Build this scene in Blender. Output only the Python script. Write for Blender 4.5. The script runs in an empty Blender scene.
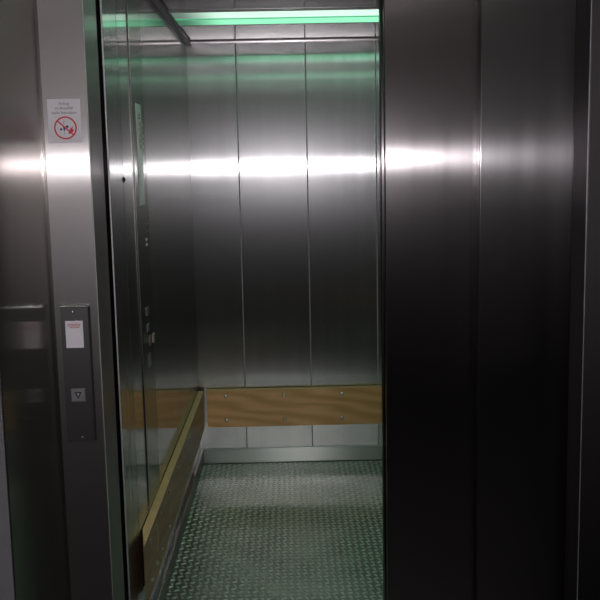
import bpy, bmesh, math, random
from mathutils import Vector, Matrix
random.seed(7)
S = bpy.context.scene
COL = S.collection
PI = math.pi

# ------------------------------------------------------------------ helpers
def tag(o, label=None, cat=None, group=None, kind=None):
    if label: o['label'] = label
    if cat: o['category'] = cat
    if group: o['group'] = group
    if kind: o['kind'] = kind
    return o

def link(name, bm, mat, parent=None, smooth=False, loc=None):
    me = bpy.data.meshes.new(name)
    bmesh.ops.recalc_face_normals(bm, faces=bm.faces)
    bm.to_mesh(me); bm.free()
    if smooth:
        for p in me.polygons: p.use_smooth = True
    o = bpy.data.objects.new(name, me)
    COL.objects.link(o)
    me.materials.append(mat)
    if loc is not None: o.location = loc
    if parent is not None:
        o.parent = parent
    return o

def thing(name, label, cat, loc=(0, 0, 0), group=None):
    o = bpy.data.objects.new(name, None)
    o.empty_display_size = 0.1
    o.location = loc
    COL.objects.link(o)
    return tag(o, label, cat, group)

def box(bm, x0, x1, y0, y1, z0, z1, bev=0.0, seg=2):
    vs = [bm.verts.new((x, y, z)) for x in (x0, x1) for y in (y0, y1) for z in (z0, z1)]
    f = [(0, 1, 3, 2), (4, 6, 7, 5), (0, 4, 5, 1), (2, 3, 7, 6), (0, 2, 6, 4), (1, 5, 7, 3)]
    fs = [bm.faces.new([vs[i] for i in q]) for q in f]
    if bev > 0:
        es = set(e for fc in fs for e in fc.edges)
        bmesh.ops.bevel(bm, geom=list(es), offset=bev, segments=seg, profile=0.5, affect='EDGES')

def prism(bm, pts, z0, z1, bev=0.0):
    """pts: list of (x, y), extruded in z."""
    a = [bm.verts.new((x, y, z0)) for x, y in pts]
    b = [bm.verts.new((x, y, z1)) for x, y in pts]
    n = len(pts)
    fs = [bm.faces.new(a[::-1]), bm.faces.new(b)]
    for i in range(n):
        fs.append(bm.faces.new([a[i], a[(i + 1) % n], b[(i + 1) % n], b[i]]))
    if bev > 0:
        es = set(e for fc in fs for e in fc.edges)
        bmesh.ops.bevel(bm, geom=list(es), offset=bev, segments=2, profile=0.5, affect='EDGES')

def dome(bm, c, r, h, axis, n=16, rings=3):
    """low round screw/button head rising h along axis ('-y', '+x') from c"""
    def P(u, v, w):
        if axis == '-y': return (c[0] + u, c[1] - w, c[2] + v)
        if axis == '+x': return (c[0] + w, c[1] + u, c[2] + v)
        if axis == '-z': return (c[0] + u, c[1] + v, c[2] - w)
    prev = None
    for k in range(rings):
        t = k / rings * PI / 2
        ring = [bm.verts.new(P(r * math.cos(t) * math.cos(a * 2 * PI / n), r * math.cos(t) * math.sin(a * 2 * PI / n), h * math.sin(t))) for a in range(n)]
        if prev:
            for i in range(n): bm.faces.new([prev[i], prev[(i + 1) % n], ring[(i + 1) % n], ring[i]])
        else:
            bm.faces.new(ring[::-1])
        prev = ring
    top = bm.verts.new(P(0, 0, h))
    for i in range(n): bm.faces.new([prev[i], prev[(i + 1) % n], top])

def flat_on_front(bm, pts, y, t=0.0006):
    """polygon of (x, z) points on a face looking to -Y, thickness t"""
    a = [bm.verts.new((x, y, z)) for x, z in pts]
    b = [bm.verts.new((x, y - t, z)) for x, z in pts]
    n = len(pts)
    bm.faces.new(a); bm.faces.new(b[::-1])
    for i in range(n): bm.faces.new([a[i], b[i], b[(i + 1) % n], a[(i + 1) % n]])

def ring_on_front(bm, cx, cz, r0, r1, y, t=0.0006, n=48):
    def circ(r, yy): return [bm.verts.new((cx + r * math.cos(k * 2 * PI / n), yy, cz + r * math.sin(k * 2 * PI / n))) for k in range(n)]
    a, b, c, d = circ(r0, y), circ(r1, y), circ(r1, y - t), circ(r0, y - t)
    for i in range(n):
        j = (i + 1) % n
        bm.faces.new([b[i], b[j], c[j], c[i]]); bm.faces.new([c[i], c[j], d[j], d[i]])
        bm.faces.new([d[i], d[j], a[j], a[i]]); bm.faces.new([a[i], a[j], b[j], b[i]])

def lettering(name, text, size, loc, rot, mat, parent, align='CENTER', squeeze=1.0):
    cu = bpy.data.curves.new(name, 'FONT')
    cu.body = text; cu.size = size; cu.extrude = 0.0002; cu.align_x = align; cu.resolution_u = 3
    t = bpy.data.objects.new(name, cu)
    COL.objects.link(t)
    dg = bpy.context.evaluated_depsgraph_get()
    me = bpy.data.meshes.new_from_object(t.evaluated_get(dg))
    bpy.data.objects.remove(t)
    me.materials.clear(); me.materials.append(mat)
    o = bpy.data.objects.new(name, me)
    COL.objects.link(o)
    me.transform(Matrix.Diagonal((squeeze, 1, 1, 1)))
    o.location = loc; o.rotation_euler = rot
    if parent is not None: o.parent = parent
    return o

# ------------------------------------------------------------------ materials
def newmat(name):
    m = bpy.data.materials.new(name); m.use_nodes = True
    nt = m.node_tree; nt.nodes.clear()
    out = nt.nodes.new('ShaderNodeOutputMaterial')
    return m, nt, out

def steel(name, col=(0.55, 0.54, 0.53), grain='Z', alpha=0.05, an=0.75, wide=0.4, wmix=0.25, bump=0.02, streak=1.0, wcol=None):
    """brushed sheet steel; grain is the direction of the brushing"""
    m, nt, out = newmat(name)
    N = nt.nodes.new; L = nt.links.new
    tc = N('ShaderNodeTexCoord')
    mp = N('ShaderNodeMapping')
    sc = {'Z': (1, 1, 0.012), 'X': (0.012, 1, 1), 'Y': (1, 0.012, 1)}[grain]
    mp.inputs['Scale'].default_value = sc
    L(tc.outputs['Object'], mp.inputs['Vector'])
    n1 = N('ShaderNodeTexNoise'); n1.inputs['Scale'].default_value = 260; n1.inputs['Detail'].default_value = 3
    n2 = N('ShaderNodeTexNoise'); n2.inputs['Scale'].default_value = 22; n2.inputs['Detail'].default_value = 4
    L(mp.outputs[0], n1.inputs['Vector']); L(mp.outputs[0], n2.inputs['Vector'])
    n3 = N('ShaderNodeTexNoise'); n3.inputs['Scale'].default_value = 3.0; n3.inputs['Detail'].default_value = 5
    L(tc.outputs['Object'], n3.inputs['Vector'])
    # colour: fine streaks + slight smudges
    mr = N('ShaderNodeMapRange'); mr.inputs['From Min'].default_value = 0.3; mr.inputs['From Max'].default_value = 0.7
    mr.inputs['To Min'].default_value = 1 - 0.10 * streak; mr.inputs['To Max'].default_value = 1.0
    L(n2.outputs['Fac'], mr.inputs['Value'])
    mc = N('ShaderNodeMix'); mc.data_type = 'RGBA'; mc.blend_type = 'MULTIPLY'; mc.inputs['Factor'].default_value = 1
    mc.inputs['A'].default_value = (*col, 1)
    L(mr.outputs[0], mc.inputs['B'])
    # roughness variation
    rr = N('ShaderNodeMapRange'); rr.inputs['From Min'].default_value = 0.35; rr.inputs['From Max'].default_value = 0.65
    r0 = math.sqrt(alpha)
    rr.inputs['To Min'].default_value = r0 * 0.94; rr.inputs['To Max'].default_value = r0 * 1.07
    mx = N('ShaderNodeMath'); mx.operation = 'ADD'
    h1 = N('ShaderNodeMath'); h1.operation = 'MULTIPLY'; h1.inputs[1].default_value = 0.6
    h2 = N('ShaderNodeMath'); h2.operation = 'MULTIPLY'; h2.inputs[1].default_value = 0.4
    L(n2.outputs['Fac'], h1.inputs[0]); L(n3.outputs['Fac'], h2.inputs[0]); L(h1.outputs[0], mx.inputs[0]); L(h2.outputs[0], mx.inputs[1])
    L(mx.outputs[0], rr.inputs['Value'])
    bp = N('ShaderNodeBump'); bp.inputs['Strength'].default_value = bump; bp.inputs['Distance'].default_value = 0.001
    L(n1.outputs['Fac'], bp.inputs['Height'])
    tg = N('ShaderNodeCombineXYZ')
    for i, k in enumerate('XYZ'): tg.inputs[i].default_value = 1.0 if k == grain else 0.0
    g = N('ShaderNodeBsdfAnisotropic'); g.distribution = 'GGX'
    g.inputs['Anisotropy'].default_value = an
    L(mc.outputs['Result'], g.inputs['Color']); L(rr.outputs[0], g.inputs['Roughness'])
    L(tg.outputs[0], g.inputs['Tangent']); L(bp.outputs[0], g.inputs['Normal'])
    w = N('ShaderNodeBsdfAnisotropic'); w.distribution = 'GGX'
    w.inputs['Roughness'].default_value = wide; w.inputs['Anisotropy'].default_value = 0.35
    w.inputs['Color'].default_value = (*(wcol or col), 1)
    L(tg.outputs[0], w.inputs['Tangent']); L(bp.outputs[0], w.inputs['Normal'])
    ms = N('ShaderNodeMixShader'); ms.inputs[0].default_value = wmix
    L(g.outputs[0], ms.inputs[1]); L(w.outputs[0], ms.inputs[2]); L(ms.outputs[0], out.inputs['Surface'])
    return m

def plain(name, col, rough=0.5, metal=0.0, var=0.12, vscale=14, spec=0.5, emit=None, estr=0):
    m, nt, out = newmat(name)
    N = nt.nodes.new; L = nt.links.new
    tc = N('ShaderNodeTexCoord'); nz = N('ShaderNodeTexNoise')
    nz.inputs['Scale'].default_value = vscale; nz.inputs['Detail'].default_value = 5
    L(tc.outputs['Object'], nz.inputs['Vector'])
    mr = N('ShaderNodeMapRange'); mr.inputs['From Min'].default_value = 0.3; mr.inputs['From Max'].default_value = 0.7
    mr.inputs['To Min'].default_value = 1 - var; mr.inputs['To Max'].default_value = 1
    L(nz.outputs['Fac'], mr.inputs['Value'])
    mc = N('ShaderNodeMix'); mc.data_type = 'RGBA'; mc.blend_type = 'MULTIPLY'; mc.inputs['Factor'].default_value = 1
    mc.inputs['A'].default_value = (*col, 1); L(mr.outputs[0], mc.inputs['B'])
    p = N('ShaderNodeBsdfPrincipled')
    L(mc.outputs['Result'], p.inputs['Base Color'])
    p.inputs['Roughness'].default_value = rough; p.inputs['Metallic'].default_value = metal
    p.inputs['Specular IOR Level'].default_value = spec
    if emit:
        p.inputs['Emission Color'].default_value = (*emit, 1); p.inputs['Emission Strength'].default_value = estr
    L(p.outputs[0], out.inputs['Surface'])
    return m

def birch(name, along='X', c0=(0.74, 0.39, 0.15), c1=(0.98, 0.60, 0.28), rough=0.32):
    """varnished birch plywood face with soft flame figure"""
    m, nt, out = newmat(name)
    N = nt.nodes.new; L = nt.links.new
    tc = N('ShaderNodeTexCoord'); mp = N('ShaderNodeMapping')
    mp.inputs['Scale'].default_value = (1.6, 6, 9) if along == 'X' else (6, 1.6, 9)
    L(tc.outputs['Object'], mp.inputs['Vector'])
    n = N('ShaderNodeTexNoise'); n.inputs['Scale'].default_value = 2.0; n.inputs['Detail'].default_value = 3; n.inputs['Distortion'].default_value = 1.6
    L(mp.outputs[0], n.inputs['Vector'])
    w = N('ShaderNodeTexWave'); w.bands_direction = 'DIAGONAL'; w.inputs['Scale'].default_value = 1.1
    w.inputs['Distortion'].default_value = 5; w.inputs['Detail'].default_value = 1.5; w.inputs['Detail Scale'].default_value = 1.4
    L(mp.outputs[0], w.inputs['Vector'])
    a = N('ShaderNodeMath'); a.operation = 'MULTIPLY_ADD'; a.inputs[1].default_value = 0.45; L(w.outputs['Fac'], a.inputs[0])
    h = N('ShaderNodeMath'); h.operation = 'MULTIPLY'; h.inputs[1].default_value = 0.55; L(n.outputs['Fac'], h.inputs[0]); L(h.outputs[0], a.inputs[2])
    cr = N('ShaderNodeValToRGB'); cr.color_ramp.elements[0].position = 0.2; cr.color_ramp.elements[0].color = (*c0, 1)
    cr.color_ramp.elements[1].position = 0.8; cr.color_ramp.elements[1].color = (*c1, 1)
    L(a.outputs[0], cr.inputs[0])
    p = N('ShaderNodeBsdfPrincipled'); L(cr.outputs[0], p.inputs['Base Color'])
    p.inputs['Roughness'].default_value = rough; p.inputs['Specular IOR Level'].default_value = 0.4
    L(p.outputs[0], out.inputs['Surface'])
    return m

def plyedge(name):
    m, nt, out = newmat(name)
    N = nt.nodes.new; L = nt.links.new
    tc = N('ShaderNodeTexCoord'); mp = N('ShaderNodeMapping'); mp.inputs['Scale'].default_value = (2, 2, 40)
    L(tc.outputs['Object'], mp.inputs['Vector'])
    n = N('ShaderNodeTexNoise'); n.inputs['Scale'].default_value = 8; L(mp.outputs[0], n.inputs['Vector'])
    cr = N('ShaderNodeValToRGB')
    cr.color_ramp.elements[0].color = (0.78, 0.50, 0.22, 1); cr.color_ramp.elements[1].color = (0.97, 0.70, 0.36, 1)
    L(n.outputs['Fac'], cr.inputs[0])
    p = N('ShaderNodeBsdfPrincipled'); L(cr.outputs[0], p.inputs['Base Color']); p.inputs['Roughness'].default_value = 0.55
    L(p.outputs[0], out.inputs['Surface'])
    return m

def lampglow(name, xs, x_full, strength, col=(0.36, 1.0, 0.62)):
    """light diffuser: the tube starts at xs; beyond its end the diffuser is dimmer"""
    m, nt, out = newmat(name)
    N = nt.nodes.new; L = nt.links.new
    tc = N('ShaderNodeTexCoord'); sp = N('ShaderNodeSeparateXYZ'); L(tc.outputs['Object'], sp.inputs[0])
    mr = N('ShaderNodeMapRange'); mr.interpolation_type = 'SMOOTHSTEP'
    mr.inputs['From Min'].default_value = xs; mr.inputs['From Max'].default_value = x_full
    mr.inputs['To Min'].default_value = 0.18; mr.inputs['To Max'].default_value = 1.0
    L(sp.outputs['X'], mr.inputs['Value'])
    ml = N('ShaderNodeMath'); ml.operation = 'MULTIPLY'; ml.inputs[1].default_value = strength; L(mr.outputs[0], ml.inputs[0])
    e = N('ShaderNodeEmission'); e.inputs['Color'].default_value = (*col, 1); L(ml.outputs[0], e.inputs['Strength'])
    L(e.outputs[0], out.inputs['Surface'])
    return m

M = {}
M['steel'] = steel('brushed_steel', col=(0.58, 0.56, 0.56), alpha=0.040, an=0.78, wide=0.36, wmix=0.22)
M['steel_rear'] = steel('brushed_steel_rear', col=(0.70, 0.69, 0.70), alpha=0.032, an=0.80, wide=0.27, wmix=0.32, streak=2.2)
M['steel_side'] = steel('brushed_steel_side', col=(0.64, 0.64, 0.63), alpha=0.008, an=0.70, wide=0.24, wmix=0.18)
M['steel_post'] = steel('brushed_steel_post', col=(0.62, 0.62, 0.61), alpha=0.013, an=0.7, wide=0.3, wmix=0.25)
M['steel_cop'] = steel('operating_panel_steel', col=(0.52, 0.53, 0.50), alpha=0.012, an=0.65, wide=0.28, wmix=0.3)
M['steel_niche'] = steel('brushed_steel_niche', col=(0.37, 0.35, 0.335), alpha=0.015, an=0.55, wide=0.36, wmix=0.35)
M['steel_dimmed'] = steel('brushed_steel_dimmed', col=(0.095, 0.087, 0.09), alpha=0.16, an=0.2, wide=0.6, wmix=0.6)  # steel colour darkened to keep the flash's corner reflection off the door
M['glint'] = plain('bright_bead', (0.95, 0.88, 0.90), rough=0.25, metal=1.0, var=0.4, vscale=25)
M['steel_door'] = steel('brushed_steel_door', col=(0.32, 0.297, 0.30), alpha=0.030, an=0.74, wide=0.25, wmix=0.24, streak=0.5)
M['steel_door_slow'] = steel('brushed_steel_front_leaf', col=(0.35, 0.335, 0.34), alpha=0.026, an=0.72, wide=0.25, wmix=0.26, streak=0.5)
M['steel_frame'] = steel('brushed_steel_frame', col=(0.56, 0.53, 0.53), alpha=0.045, an=0.78, wide=0.46, wmix=0.5, bump=0.05)
M['steel_ceiling'] = steel('polished_ceiling_steel', col=(0.55, 0.54, 0.53), grain='Y', alpha=0.010, an=0.3, wide=0.3, wmix=0.15, bump=0.0)
M['steel_kick'] = steel('kickplate_steel', col=(0.55, 0.58, 0.55), grain='X', alpha=0.11, an=0.66, wide=0.6, wmix=0.4)
M['stud'] = plain('tread_stud', (0.95, 0.97, 0.90), rough=0.34, metal=1.0, var=0.2, vscale=9)  # paler than the plate: worn bright, lamp highlights also put into the colour
M['tread'] = plain('tread_plate', (0.50, 0.52, 0.48), rough=0.36, metal=1.0, var=0.35, vscale=5)
M['dark_trim'] = plain('dark_trim', (0.05, 0.047, 0.05), rough=0.4, metal=0.6)
M['black'] = plain('black_plastic', (0.012, 0.012, 0.012), rough=0.5)
M['shaft'] = plain('shaft_dark', (0.01, 0.01, 0.01), rough=0.9)
M['birch_x'] = birch('birch_rear', 'X')
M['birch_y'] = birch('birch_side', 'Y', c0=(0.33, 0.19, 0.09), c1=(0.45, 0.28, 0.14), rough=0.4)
M['plyedge'] = plyedge('plywood_edge')
M['screw'] = plain('screw_steel', (0.75, 0.73, 0.70), rough=0.22, metal=1.0, var=0.05)
M['white'] = plain('sign_white', (0.88, 0.85, 0.90), rough=0.55, var=0.04)
M['red'] = plain('sign_red', (0.72, 0.03, 0.05), rough=0.5, var=0.05)
M['pink'] = plain('label_pink', (0.72, 0.32, 0.36), rough=0.5, var=0.05)
M['ink'] = plain('sign_ink', (0.20, 0.19, 0.22), rough=0.6)
M['ink_dark'] = plain('sign_ink_dark', (0.02, 0.02, 0.03), rough=0.6)
M['blue'] = plain('sign_blue', (0.05, 0.06, 0.35), rough=0.6)
M['grey_ink'] = plain('sign_grey_ink', (0.32, 0.38, 0.36), rough=0.6)
M['orange'] = plain('notice_orange', (0.80, 0.62, 0.50), rough=0.5)
M['notice'] = plain('notice_pale', (0.95, 0.95, 0.95), rough=0.35, var=0.05, spec=0.4)
M['btn'] = plain('button_grey', (0.30, 0.30, 0.30), rough=0.4, metal=0.4)
M['station'] = steel('station_steel', col=(0.42, 0.41, 0.415), alpha=0.06, an=0.6, wide=0.5, wmix=0.4)
M['cop'] = steel('panel_steel', col=(0.42, 0.41, 0.40), alpha=0.03, an=0.75, wide=0.35, wmix=0.25)
M['key'] = plain('key_brass', (0.60, 0.52, 0.40), rough=0.35, metal=0.8)
M['plaster'] = plain('landing_plaster', (0.15, 0.148, 0.155), rough=0.9, var=0.06, vscale=30)
M['plaster_light'] = plain('landing_plaster_light', (0.50, 0.485, 0.48), rough=0.9, var=0.06, vscale=30)
M['added_dark'] = plain('landing_added_dark', (0.014, 0.013, 0.013), rough=0.6)  # added to darken what the steel reflects below eye level
M['stone'] = plain('landing_dark_floor', (0.010, 0.010, 0.010), rough=0.5, var=0.4)
M['lamp_a'] = lampglow('lamp_diffuser_front', -0.44, -0.22, 1.15, col=(0.68, 1.0, 0.80))
M['lamp_b'] = lampglow('lamp_diffuser_rear', -0.44, -0.22, 1.15, col=(0.32, 0.92, 0.55))
M['bead'] = plain('bead_steel', (0.62, 0.61, 0.62), rough=0.55, metal=1.0, var=0.1)
M['housing'] = plain('lamp_housing', (0.35, 0.36, 0.35), rough=0.3, metal=0.9)
M['landlamp'] = lampglow('landing_lamp_diffuser', -9, -8, 62.0, col=(1.0, 0.93, 0.93))

# ------------------------------------------------------------------ dimensions
YF = 2.30          # landing face of the steel portal
YD = 2.42          # back of the portal jambs / front of the slow door leaf
YC = 2.495         # front edge of the lift car
YR = 4.60          # rear wall of the car
XL = -0.480        # left wall of the car
XR = 0.93          # right wall of the car
ZC = 2.140         # car ceiling
JL, JR = -0.490, 0.756     # clear opening between the jambs
FL, FR = -0.605, 0.871     # outer edges of the portal frame
ZH = 2.10          # head of the opening
YN = 1.865         # face of the landing wall (the portal sits in a niche)

def struct(name, bm, mat, label, cat, smooth=False):
    return tag(link(name, bm, mat, None, smooth), label, cat, kind='structure')

# ------------------------------------------------------------------ lift car shell
bm = bmesh.new()
seams = [XL, -0.240, 0.102, 0.448, 0.79, XR]
for a, b in zip(seams[:-1], seams[1:]):
    g = 0.0026
    box(bm, a + (g if a > XL else -0.02), b - (g if b < XR else -0.02), YR, YR + 0.02, -0.02, ZC + 0.04, bev=0.0006)
box(bm, XL - 0.02, XR + 0.02, YR + 0.0205, YR + 0.03, -0.02, ZC + 0.04)
struct('wall_rear', bm, M['steel_rear'], 'brushed steel rear wall of the lift car with vertical panel joints', 'wall')

bm = bmesh.new()
for a, b in [(2.698, 2.878), (3.142, YR - 0.0015)]:
    box(bm, XL - 0.02, XL, a, b, -0.02, ZC + 0.04, bev=0.0018)
box(bm, XL - 0.02, XL, 2.878, 3.142, -0.02, 0.40, bev=0.0018)
box(bm, XL - 0.03, XL - 0.0205, YC + .01, YR, -0.02, ZC + 0.04)
struct('trim_8', (lambda b2: (box(b2, XL - 0.003, XL, YC, 2.695, -0.02, ZC + 0.04, bev=0.0018), b2)[1])(bmesh.new()), M['steel_post'], 'narrow brushed steel front panel of the left car wall beside the doorway gap', 'panel')
struct('wall_left', bm, M['steel_side'], 'mirror-like brushed steel left side wall of the lift car', 'wall')

bm = bmesh.new()
box(bm, XR, XR + 0.02, YC, YR, -0.02, ZC + 0.04, bev=0.002)
struct('wall_right', bm, M['steel_side'], 'brushed steel right side wall of the lift car hidden behind the door leaves', 'wall')

bm = bmesh.new()   # front return beside the car opening, right of the doorway
box(bm, JR + 0.01, XR + 0.02, YC + .125, YC + 0.145, 0, ZH)
box(bm, XL, XR, YC + .125, YC + 0.145, ZH, ZC)
struct('wall_front', bm, M['steel_side'], 'steel front return of the lift car behind the sliding doors', 'wall')

bm = bmesh.new()
box(bm, XL - 0.02, XR + 0.02, YC, YR + 0.02, ZC, ZC + 0.02)
# recess openings are covered by the lamps themselves
struct('ceiling', bm, M['steel_ceiling'], 'polished steel ceiling of the lift car', 'ceiling')

for q, x in enumerate(seams[1:-1]):
    bm = bmesh.new()
    prism(bm, [(x + 0.0034 * math.cos(k * PI / 8), YR + 0.001 - 0.0030 * math.sin(k * PI / 8)) for k in range(9)], 0.079, ZC - 0.007)
    tag(link('trim_%d' % (10 + q), bm, M['bead']), ('leftmost', 'second', 'third', 'rightmost hidden')[q] + ' thin light vertical joint bead on the rear wall', 'joint bead', kind='structure')
bm = bmesh.new(); box(bm, XL - 0.0045, XL, YC - 0.003, YC - 0.0005, 0, ZC, bev=0.0008)
tag(link('trim_14', bm, M['bead']), 'thin bright front edge of the left car wall', 'edge trim', kind='structure')

# tread plate floor: plate with raised lozenges as surface pattern
bm = bmesh.new()
box(bm, XL - 0.01, XR + 0.01, YC, YR, -0.012, 0.0)
px, py = 0.0262, 0.0285
nx = int((XR - XL) / px); ny = int((YR - YC) / py)
for i in range(nx):
    for j in range(ny):
        cx = XL + (i + 0.7) * px; cy = YC + (j + 0.6) * py
        if cx > XR - 0.012 or cy > YR - 0.012: continue
        ang = math.radians(28 if (i + j) % 2 else -62) + PI / 2 * 0
        ca, sa = math.cos(ang), math.sin(ang)
        La, Wa, H = 0.0130, 0.0060, 0.0030
        low, up = [], []
        for k in range(8):
            t = k * PI / 4
            u, v = La * math.cos(t), Wa * math.sin(t) * (1 if k % 4 else 0.4)
            low.append(bm.verts.new((cx + u * ca - v * sa, cy + u * sa + v * ca, 0.0)))
            u *= 0.6; v *= 0.5
            up.append(bm.verts.new((cx + u * ca - v * sa, cy + u * sa + v * ca, H)))
        for k in range(8):
            bm.faces.new([low[k], low[(k + 1) % 8], up[(k + 1) % 8], up[k]]).material_index = 1
        bm.faces.new(up).material_index = 1
fo = struct('floor', bm, M['tread'], 'metal tread plate floor of the lift car with raised lozenges', 'floor')
fo.data.materials.append(M['stud'])

# kickplates
bm = bmesh.new(); box(bm, XL + 0.0145, XR, YR - 0.012, YR, 0.003, 0.078, bev=0.002)
tag(link('baseboard_rear', bm, M['steel_kick']), 'pale brushed steel kickplate along the foot of the rear wall', 'kickplate', kind='structure')
bm = bmesh.new(); box(bm, XL, XL + 0.014, YC + 0.02, YR - 0.001, 0.003, 0.078, bev=0.002)
tag(link('baseboard_left', bm, M['cop']), 'dark steel kickplate along the foot of the left wall', 'kickplate', kind='structure')
bm = bmesh.new(); box(bm, XR - 0.012, XR, YC + 0.15, YR - 0.02, 0.003, 0.078, bev=0.002)
tag(link('baseboard_right', bm, M['cop']), 'steel kickplate along the foot of the right wall', 'kickplate', kind='structure')

# ceiling edge trims
bm = bmesh.new(); prism(bm, [(XL, 2.70), (XL + 0.024, 2.70), (XL + 0.024, YR - 0.008), (XL, YR - 0.008)], ZC - 0.014, ZC, bev=0.002)
tag(link('trim_2', bm, M['dark_trim']), 'dark square ceiling trim along the top of the left wall', 'ceiling trim', kind='structure')
bm = bmesh.new()
n = 8
pts = [(YR, ZC)]
off = 0.0042
for k in range(n + 1):
    pts.append((YR - off, ZC - 0.011 * k / n))
    off -= 0.011 / n * math.tan(math.radians(2 + 13 * (k + 0.5) / n))
pts.append((YR, ZC - 0.011))
a = [bm.verts.new((XL + 0.0005, y, z)) for y, z in pts]; b = [bm.verts.new((XR, y, z)) for y, z in pts]
bm.faces.new(a); bm.faces.new(b[::-1])
for i in range(len(pts)): bm.faces.new([a[i], b[i], b[(i + 1) % len(pts)], a[(i + 1) % len(pts)]])
tag(link('trim_3', bm, M['glint']), 'thin bright ceiling bead along the top of the rear wall', 'ceiling trim', kind='structure')

# ------------------------------------------------------------------ ceiling lights
def strip_light(y0, y1, x0, x1, label):
    t = thing('ceiling_light', label, 'light', (0, (y0 + y1) / 2, ZC))
    d = (y1 - y0) / 2
    bm = bmesh.new()
    e = 0.012
    box(bm, x0 - e, x1 + e, -d - e, -d, -0.006, 0.0, bev=0.001)
    box(bm, x0 - e, x1 + e, d, d + e, -0.006, 0.0, bev=0.001)
    box(bm, x0 - e, x0, -d, d, -0.006, 0.0); box(bm, x1, x1 + e, -d, d, -0.006, 0.0)
    link('frame', bm, M['housing'], t)
    bm = bmesh.new(); box(bm, x0, x1, -0.008, 0.008, -0.007, -0.0003, bev=0.001)
    link('divider', bm, M['divider'], t)
    for s in (-1, 1):
        bm = bmesh.new()
        ys = (-d, -0.008) if s < 0 else (0.008, d)
        box(bm, x0, x1, ys[0], ys[1], -0.004, -0.0003)
        link('diffuser', bm, M['lamp_a' if s < 0 else 'lamp_b'], t)
    return t
M['divider'] = plain('lamp_divider', (0.25, 0.6, 0.4), rough=0.4, emit=(0.1, 0.7, 0.35), estr=0.5)
strip_light(3.745, 4.065, -0.45, 0.80, 'green-white fluorescent ceiling light with two diffusers near the rear wall')
strip_light(2.80, 3.12, -0.45, 0.80, 'green-white fluorescent ceiling light nearer the car door')

# ------------------------------------------------------------------ wooden bump rails
def rail(label, side):
    t = thing('bump_rail', label, 'rail', (0, 0, 0), None)
    return t
z0, z1 = 0.203, 0.400
t = thing('bump_rail', 'pale brown birch plywood bump rail fixed across the rear steel wall', 'bump rail', (0.2, YR - 0.01, z0))
bm = bmesh.new(); box(bm, -0.437 - .2, 0.88 - .2, -0.028, -0.001, 0, z1 - z0 - 0.004, bev=0.0015)
link('board', bm, M['birch_x'], t)
bm = bmesh.new(); box(bm, -0.437 - .2, 0.88 - .2, -0.029, -0.001, z1 - z0 - 0.004, z1 - z0, bev=0.001)
tag(link('top_edge', bm, M['plyedge'], t), 'pale yellow top edge')
for x in (-0.34, -0.04, 0.255, 0.55, 0.80):
    for z in (0.240, 0.366):
        bm = bmesh.new(); dome(bm, (x - .2, -0.0275, z - z0), 0.0105, 0.005, '-y')
        link('screw', bm, M['screw'], t, True)

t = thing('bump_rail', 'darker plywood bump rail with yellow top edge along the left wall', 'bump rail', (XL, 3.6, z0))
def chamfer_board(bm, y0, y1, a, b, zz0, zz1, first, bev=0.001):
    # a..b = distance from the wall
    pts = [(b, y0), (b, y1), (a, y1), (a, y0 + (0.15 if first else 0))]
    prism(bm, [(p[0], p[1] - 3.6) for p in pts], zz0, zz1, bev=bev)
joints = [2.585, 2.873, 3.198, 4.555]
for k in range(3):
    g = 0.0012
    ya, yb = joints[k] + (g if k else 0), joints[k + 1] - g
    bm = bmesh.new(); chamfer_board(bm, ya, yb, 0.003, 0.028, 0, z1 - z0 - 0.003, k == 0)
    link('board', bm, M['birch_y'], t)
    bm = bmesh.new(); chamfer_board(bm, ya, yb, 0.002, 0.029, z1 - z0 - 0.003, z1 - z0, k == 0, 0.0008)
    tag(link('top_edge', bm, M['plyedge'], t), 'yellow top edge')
for y in (2.72, 2.84, 2.96, 3.15, 3.45, 3.85, 4.25):
    for z in (0.240, 0.366):
        bm = bmesh.new(); dome(bm, (0.0275, y - 3.6, z - z0), 0.008, 0.004, '+x')
        link('screw', bm, M['screw'], t, True)
for y in (2.8, 3.5, 4.3):
    bm = bmesh.new(); box(bm, -0.0003, 0.0033, y - 3.63, y - 3.57, 0.03, 0.16)
    link('standoff', bm, M['dark_trim'], t)

# ------------------------------------------------------------------ car operating panel on the left wall
cy0, cy1 = 2.881, 3.139
cm = (cy0 + cy1) / 2
t = thing('operating_panel', 'tall steel operating panel with buttons and pale notice on the left wall', 'control panel', (XL, cm, 0.402))
def ry(y): return y - cm
def rz(z): return z - 0.402
bm = bmesh.new(); box(bm, -0.018, 0.0025, ry(cy0), ry(cy1), 0.0, rz(ZC - 0.025), bev=0.0015)
link('faceplate', bm, M['steel_cop'], t)
bm = bmesh.new(); box(bm, 0.0027, 0.0052, ry(2.955), ry(3.050), rz(1.402), rz(1.727), bev=0.0008)
f = tag(link('notice_plate', bm, M['notice'], t), 'pale green-grey notice')
bm = bmesh.new()
for k in range(5): box(bm, 0.0053, 0.0058, ry(2.995), ry(3.075 - 0.008 * (k % 2)), rz(1.585 + k * 0.018), rz(1.599 + k * 0.018))
link('notice_print', bm, M['orange'], f)
bm = bmesh.new()
for k in range(2): box(bm, 0.0053, 0.0058, ry(3.020), ry(2.990), rz(1.690 - k * 0.010), rz(1.694 - k * 0.010))
link('notice_heading', bm, M['ink'], f)
for yy in (3.065, 3.125):
    for zz in (1.358, 1.335, 1.312):
        bm = bmesh.new(); dome(bm, (0.0024, ry(yy), rz(zz)), 0.006, 0.003, '+x', 12)
        link('floor_button', bm, M['btn'], t, True)
for zz in (1.285, 1.268):
    bm = bmesh.new(); box(bm, 0.0023, 0.005, ry(3.050), ry(3.075), rz(zz - 0.0045), rz(zz + 0.0045), bev=0.001)
    tag(link('indicator', bm, M['white'], t), 'small pale indicator mark')
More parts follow.
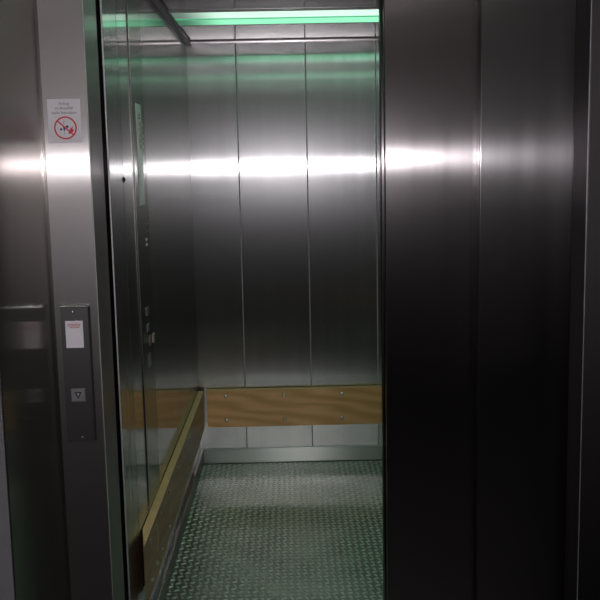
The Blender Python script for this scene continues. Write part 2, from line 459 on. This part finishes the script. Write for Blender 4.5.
for zz, h in ((1.050, 0.018), (0.995, 0.016)):
    bm = bmesh.new(); box(bm, 0.0023, 0.006, ry(3.030), ry(2.990), rz(zz - h * 0.8), rz(zz + h * 0.8), bev=0.0015)
    link('door_button', bm, M['btn'], t)
bm = bmesh.new(); box(bm, 0.0024, 0.0036, ry(cy0), ry(cy0 + 0.003), 0.0, rz(ZC - 0.03))
link('edge_bead', bm, M['housing'], t)
bm = bmesh.new(); dome(bm, (0.0023, ry(3.040), rz(0.945)), 0.020, 0.006, '+x', 20)
ks = link('key_switch', bm, M['btn'], t, True)
bm = bmesh.new(); box(bm, 0.011, 0.019, ry(3.030), ry(3.060), rz(0.938), rz(0.968), bev=0.002)
tag(link('key', bm, M['key'], ks), 'brass key')
bm = bmesh.new(); box(bm, 0.0023, 0.005, ry(3.040), ry(2.990), rz(0.86), rz(0.905), bev=0.001)
link('alarm_button', bm, M['btn'], t)
bm = bmesh.new(); dome(bm, (0.0023, ry(3.040), rz(1.895)), 0.007, 0.002, '+x', 12)
tag(link('lock', bm, M['black'], t, True), 'small black lock')

bm = bmesh.new(); dome(bm, (0, 0, 0), 0.008, 0.006, '+x', 12)
tag(link('door_sensor', bm, M['black'], None, True, (XL, 2.70, 1.487)), 'tiny black sensor dot on the left wall before the operating panel', 'sensor')

# ------------------------------------------------------------------ steel portal on the landing
bm = bmesh.new()
box(bm, FL, JL, YF, 2.468, 0, ZH, bev=0.0025)
struct('trim_4', bm, M['steel_frame'], 'wide brushed steel left jamb of the lift doorway carrying the sign and call panel', 'door frame')
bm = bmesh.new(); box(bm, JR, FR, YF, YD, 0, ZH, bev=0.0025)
struct('trim_5', bm, M['steel_dimmed'], 'brushed steel right jamb of the lift doorway, darkened against flash glare', 'door frame')
bm = bmesh.new(); box(bm, JL + 0.0002, JL + 0.0016, YF - 0.001, YF + 0.003, 0, ZH)
box(bm, FL + 0.0001, FL + 0.0022, YF - 0.0022, YF - 0.0001, 0, ZH)
tag(link('trim_15', bm, M['bead']), 'thin bright folded edges of the left door jamb', 'edge trim', kind='structure')
bm = bmesh.new(); box(bm, JR - 0.0016, JR - 0.0002, YF - 0.001, YF + 0.003, 0, ZH)
tag(link('trim_16', bm, M['bead']), 'thin bright folded edge of the right door jamb', 'edge trim', kind='structure')
bm = bmesh.new(); box(bm, FL, FR, YF, YD, ZH, ZH + 0.11, bev=0.0025)
struct('trim_6', bm, M['steel_frame'], 'steel head of the lift doorway', 'door frame')
# niche reveals: left of polished sheet, right darkened against flash glare
bm = bmesh.new(); box(bm, FL - 0.003, FL - 0.0002, YN, YF - 0.0002, 0, ZH + 0.11, bev=0.002)
box(bm, FL - 0.004, FL + 0.006, YF - 0.006, YF - 0.0003, 0, ZH, bev=0.001)
struct('wall_niche_left', bm, M['steel_niche'], 'polished steel left reveal of the doorway niche reflecting the sign', 'wall')
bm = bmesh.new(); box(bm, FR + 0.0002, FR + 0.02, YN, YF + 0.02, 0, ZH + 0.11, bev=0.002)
struct('wall_niche_right', bm, M['steel_dimmed'], 'unseen steel right reveal of the doorway niche, darkened against flash glare', 'wall')

# ------------------------------------------------------------------ doors (two telescopic leaves, half open, and the car's pair behind)
def leaf(name, x0, x1, y0, y1, label, mat='steel_door'):
    bm = bmesh.new(); box(bm, x0, x1, y0, y1, 0.006, ZH + 0.03, bev=0.003, seg=3)
    return struct(name, bm, M[mat], label, 'door leaf')
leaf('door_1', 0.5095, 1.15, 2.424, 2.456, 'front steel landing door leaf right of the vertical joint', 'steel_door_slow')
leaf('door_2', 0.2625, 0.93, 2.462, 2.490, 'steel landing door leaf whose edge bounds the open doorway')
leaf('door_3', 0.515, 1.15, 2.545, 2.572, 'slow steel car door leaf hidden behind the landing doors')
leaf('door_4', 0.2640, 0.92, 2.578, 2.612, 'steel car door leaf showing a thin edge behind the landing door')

# sills and shaft surroundings
bm = bmesh.new()
for a, b in [(YF, 2.424), (2.428, 2.458), (2.461, 2.50)]: box(bm, JL, 1.2, a, b, -0.02, 0.0, bev=0.001)
struct('trim_7', bm, M['dark_trim'], 'metal landing door sill with guide grooves', 'sill')
bm = bmesh.new()
box(bm, -0.66, -0.64, YD, YC + 0.1, -0.1, 2.6); box(bm, 1.20, 1.22, YD, YC + 0.3, -0.1, 2.6)
box(bm, -0.66, FL - 0.003, YF + 0.03, YD + 0.01, -0.1, 2.6)
box(bm, -0.66, 1.22, YD, YC + 0.12, 2.2, 2.22); box(bm, -0.66, 1.22, YD, YC, -0.1, -0.08)
struct('wall_shaft', bm, M['shaft'], 'dark lift shaft lining seen through the gap beside the jamb', 'wall')

# ------------------------------------------------------------------ prohibition sign on the left jamb
cx, cz = -0.5475, 1.583
ys = YF
t = thing('prohibition_sign', 'white sticker sign with red crossed-out circle on the left door jamb', 'sign', (cx, ys, cz))
bm = bmesh.new(); box(bm, -0.0408, 0.0408, -0.0010, -0.0001, 0, 0.1068)
link('sign_plate', bm, M['white'], t)
R = (PI / 2, 0, 0)
for txt, z, sz, sq in (('Aufzug', 0.0925, 0.0098, 0.95), ('im Brandfall', 0.0812, 0.0098, 0.95), ('nicht benutzen', 0.0700, 0.0105, 0.98)):
    lettering('lettering', txt, sz, (0, -0.0013, z), R, M['ink'], t, squeeze=sq)
rc = (0.0015, 0.0362)
bm = bmesh.new()
flat_on_front(bm, [(rc[0] - 0.0135, rc[1] - 0.006), (rc[0] - 0.0085, rc[1] - 0.006), (rc[0] - 0.0085, rc[1] - 0.001), (rc[0] - 0.0135, rc[1] - 0.001)], -0.0011)
flat_on_front(bm, [(rc[0] + 0.0045 + 0.0035 * math.cos(k * PI / 5), rc[1] + 0.003 + 0.003 * math.sin(k * PI / 5)) for k in range(10)], -0.0011)
tag(link('pictogram', bm, M['ink_dark'], t), 'small dark figures')
bm = bmesh.new()
flat_on_front(bm, [(rc[0] - 0.0045, rc[1] - 0.007), (rc[0] - 0.0015, rc[1] - 0.007), (rc[0] - 0.0005, rc[1] + 0.002), (rc[0] - 0.006, rc[1] + 0.002)], -0.0011)
tag(link('pictogram', bm, M['blue'], t), 'small blue figure')
bm = bmesh.new()
flat_on_front(bm, [(rc[0] - 0.003, rc[1] - 0.016), (rc[0] - 0.002, rc[1] - 0.016), (rc[0] - 0.002, rc[1] - 0.007), (rc[0] - 0.003, rc[1] - 0.007)], -0.0011)
for q in range(5):
    a0 = PI * 0.35 + q * PI * 0.22; a1 = a0 + PI * 0.22
    P0 = lambda r, a: (rc[0] - 0.001 + r * math.cos(a), rc[1] + 0.013 + r * math.sin(a))
    flat_on_front(bm, [P0(0.0030, a0), P0(0.0042, a0), P0(0.0042, a1), P0(0.0030, a1)], -0.0011)
tag(link('pictogram', bm, M['grey_ink'], t), 'thin grey marks')
bm = bmesh.new()
fl = [(0.006, -0.015), (0.012, -0.014), (0.019, -0.009), (0.021, -0.003), (0.017, -0.005), (0.018, 0.005), (0.0135, -0.002), (0.013, 0.003), (0.0105, -0.006), (0.0085, -0.008)]
flat_on_front(bm, [(rc[0] + a, rc[1] + b) for a, b in fl], -0.0011)
tag(link('flames', bm, M['red'], t), 'red flames')
bm = bmesh.new()
ring_on_front(bm, rc[0], rc[1], 0.0245, 0.0280, -0.0011, 0.0010)
link('ring', bm, M['red'], t)
bm = bmesh.new()
ca = math.radians(-42)
w = 0.0017
pt = lambda u, v: (rc[0] + u * math.cos(ca) - v * math.sin(ca), rc[1] + u * math.sin(ca) + v * math.cos(ca))
flat_on_front(bm, [pt(-0.0250, -w), pt(0.0250, -w), pt(0.0250, w), pt(-0.0250, w)], -0.0011, 0.0011)
link('slash', bm, M['red'], t)

# ------------------------------------------------------------------ landing call station
t = thing('call_panel', 'narrow dark steel call panel with white label and down button below the sign', 'call panel', (-0.548, YF, 0.820))
bm = bmesh.new(); box(bm, -0.0345, 0.0345, -0.010, -0.0002, 0, 0.352, bev=0.0015)
link('faceplate', bm, M['station'], t)
bm = bmesh.new(); box(bm, -0.037, 0.037, -0.016, -0.0002, 0.3522, 0.3585, bev=0.001)
tag(link('top_lip', bm, M['kicklip'] if 'kicklip' in M else M['steel_kick'], t), 'bright top lip')
bm = bmesh.new(); box(bm, 0.0345, 0.0395, -0.004, -0.0002, 0, 0.352, bev=0.001)
link('side_groove', bm, M['black'], t)
bm = bmesh.new(); box(bm, -0.0240, 0.0205, -0.0112, -0.0101, 0.247, 0.3165)
lb = tag(link('label_card', bm, M['white'], t), 'white label with pale red heading')
for k, (x0, x1) in enumerate(((-0.018, 0.015), (-0.019, 0.014), (-0.012, 0.012))):
    bm = bmesh.new(); z = 0.3095 - k * 0.0042
    nlet = 9
    for q in range(nlet):
        xa = x0 + (x1 - x0) * q / nlet
        box(bm, xa, xa + (x1 - x0) / nlet * 0.82, -0.0116, -0.0111, z - 0.0028, z)
    link('heading', bm, M['pink'], lb)
bm = bmesh.new(); box(bm, -0.0180, 0.0175, -0.0135, -0.0101, 0.1065, 0.1405, bev=0.001)
b = tag(link('call_button', bm, M['btn'], t), 'square grey down button')
bm = bmesh.new()
tri = [(-0.0095, 0.1320), (0.0090, 0.1320), (0, 0.1140)]; ti = [(-0.0052, 0.1295), (0.0050, 0.1295), (0, 0.1190)]
for i in range(3):
    j = (i + 1) % 3
    flat_on_front(bm, [tri[i], tri[j], ti[j], ti[i]], -0.0136, 0.0006)
link('down_arrow', bm, M['ink_dark'], b)
bm = bmesh.new(); dome(bm, (0.0, -0.0136, 0.1267), 0.0014, 0.0008, '-y', 10, 2)
link('lamp_dot', bm, M['white'], b)
for x, z in ((-0.004, 0.339), (0.004, 0.011)):
    bm = bmesh.new(); dome(bm, (x, -0.0099, z), 0.0036, 0.0022, '-y', 14)
    link('screw', bm, M['screw'], t, True)

# ------------------------------------------------------------------ landing room behind and around the camera
LX0, LX1, LY0, LZ = -1.9, 2.3, -2.4, 2.65
bm = bmesh.new(); box(bm, LX0, LX1, LY0, YF, -0.06, -0.0005)
tag(link('floor', bm, M['stone']), 'dark stone floor of the landing in front of the lift', 'floor', kind='structure')
bm = bmesh.new(); box(bm, LX0, LX1, LY0, YN, LZ, LZ + 0.05)
tag(link('ceiling', bm, M['plaster']), 'plain plaster ceiling of the landing', 'ceiling', kind='structure')
def landing_wall(name, x0, x1, y0, y1, label, added_dark=None):
    bm = bmesh.new(); box(bm, x0, x1, y0, y1, 0, LZ)
    tag(link(name, bm, M['plaster_light' if 'landing' in name else 'plaster']), label, 'wall', kind='structure')
landing_wall('wall_landing_back', LX0, LX1, LY0 - 0.1, LY0, 'grey plaster wall across the landing opposite the lift')
landing_wall('wall_landing_left', LX0 - 0.1, LX0, LY0, YN, 'grey plaster side wall at the left end of the landing')
landing_wall('wall_landing_right', LX1, LX1 + 0.1, LY0, YN, 'grey plaster side wall at the right end of the landing')
landing_wall('wall_front_left', LX0, FL - 0.0035, YN, YN + 0.12, 'grey plaster wall left of the doorway niche')
landing_wall('wall_front_right', FR + 0.0205, LX1, YN, YN + 0.12, 'grey plaster wall right of the doorway niche')
bm = bmesh.new(); box(bm, FL - 0.0205, FR + 0.0205, YN, YF + 0.03, ZH + 0.115, LZ)
tag(link('wall_lintel', bm, M['plaster']), 'plaster lintel above the doorway niche', 'wall', kind='structure')
bm = bmesh.new(); box(bm, LX0, LX1, LY0, LY0 + 0.02, 0, 1.22)  # band put on the unseen wall so low reflections stay dark
tag(link('added_dark_band', bm, M['added_dark']), 'added dark band low on the unseen landing back wall, darkening the steel reflections', 'dark band', kind='structure')

t = thing('ceiling_light', 'round white ceiling lamp of the landing behind the viewer', 'light', (0.3, -0.2, LZ))
bm = bmesh.new(); dome(bm, (0, 0, -0.0005), 0.20, 0.03, '-z', 32)
link('housing', bm, M['housing'], t)
bm = bmesh.new(); dome(bm, (0, 0, -0.02), 0.17, 0.05, '-z', 32)
link('diffuser', bm, M['landlamp'], t, True)

# ------------------------------------------------------------------ lamps
def light(name, kind, loc, power, col, **kw):
    ld = bpy.data.lights.new(name, kind); ld.energy = power; ld.color = col
    for k, v in kw.items(): setattr(ld, k, v)
    o = bpy.data.objects.new(name, ld); o.location = loc; COL.objects.link(o)
    return o
# the photographer's flash, 8 cm above the lens
fl = light('camera_flash', 'SPOT', (0.0, 0.0, 1.56), 45.0, (1.0, 0.96, 1.0), spot_size=math.radians(75), spot_blend=0.5, shadow_soft_size=0.022)
fl.rotation_euler = (math.radians(86), 0, 0)

w = bpy.data.worlds.new('world'); S.world = w; w.use_nodes = True
w.node_tree.nodes['Background'].inputs[0].default_value = (0, 0, 0, 1)
w.node_tree.nodes['Background'].inputs[1].default_value = 0.0

# ------------------------------------------------------------------ camera
cd = bpy.data.cameras.new('camera'); cam = bpy.data.objects.new('camera', cd); COL.objects.link(cam)
cd.sensor_fit = 'HORIZONTAL'; cd.sensor_width = 36; cd.lens = 54.6; cd.clip_start = 0.02
R3 = Matrix(((0.9997, 0.0218, -0.0112), (-0.0141, 0.1393, -0.9902), (-0.0200, 0.9900, 0.1395)))
x = Vector(R3.col[0]).normalized(); z = Vector(R3.col[2]); z = (z - x * z.dot(x)).normalized(); y = z.cross(x)
m4 = Matrix((x, y, z)).transposed().to_4x4(); m4.translation = (0, 0, 1.5)
cam.matrix_world = m4
S.camera = cam
S.view_settings.view_transform = 'Standard'; S.view_settings.look = 'None'
S.view_settings.exposure = 0.0; S.view_settings.gamma = 1.0; S.view_settings.use_curve_mapping = False
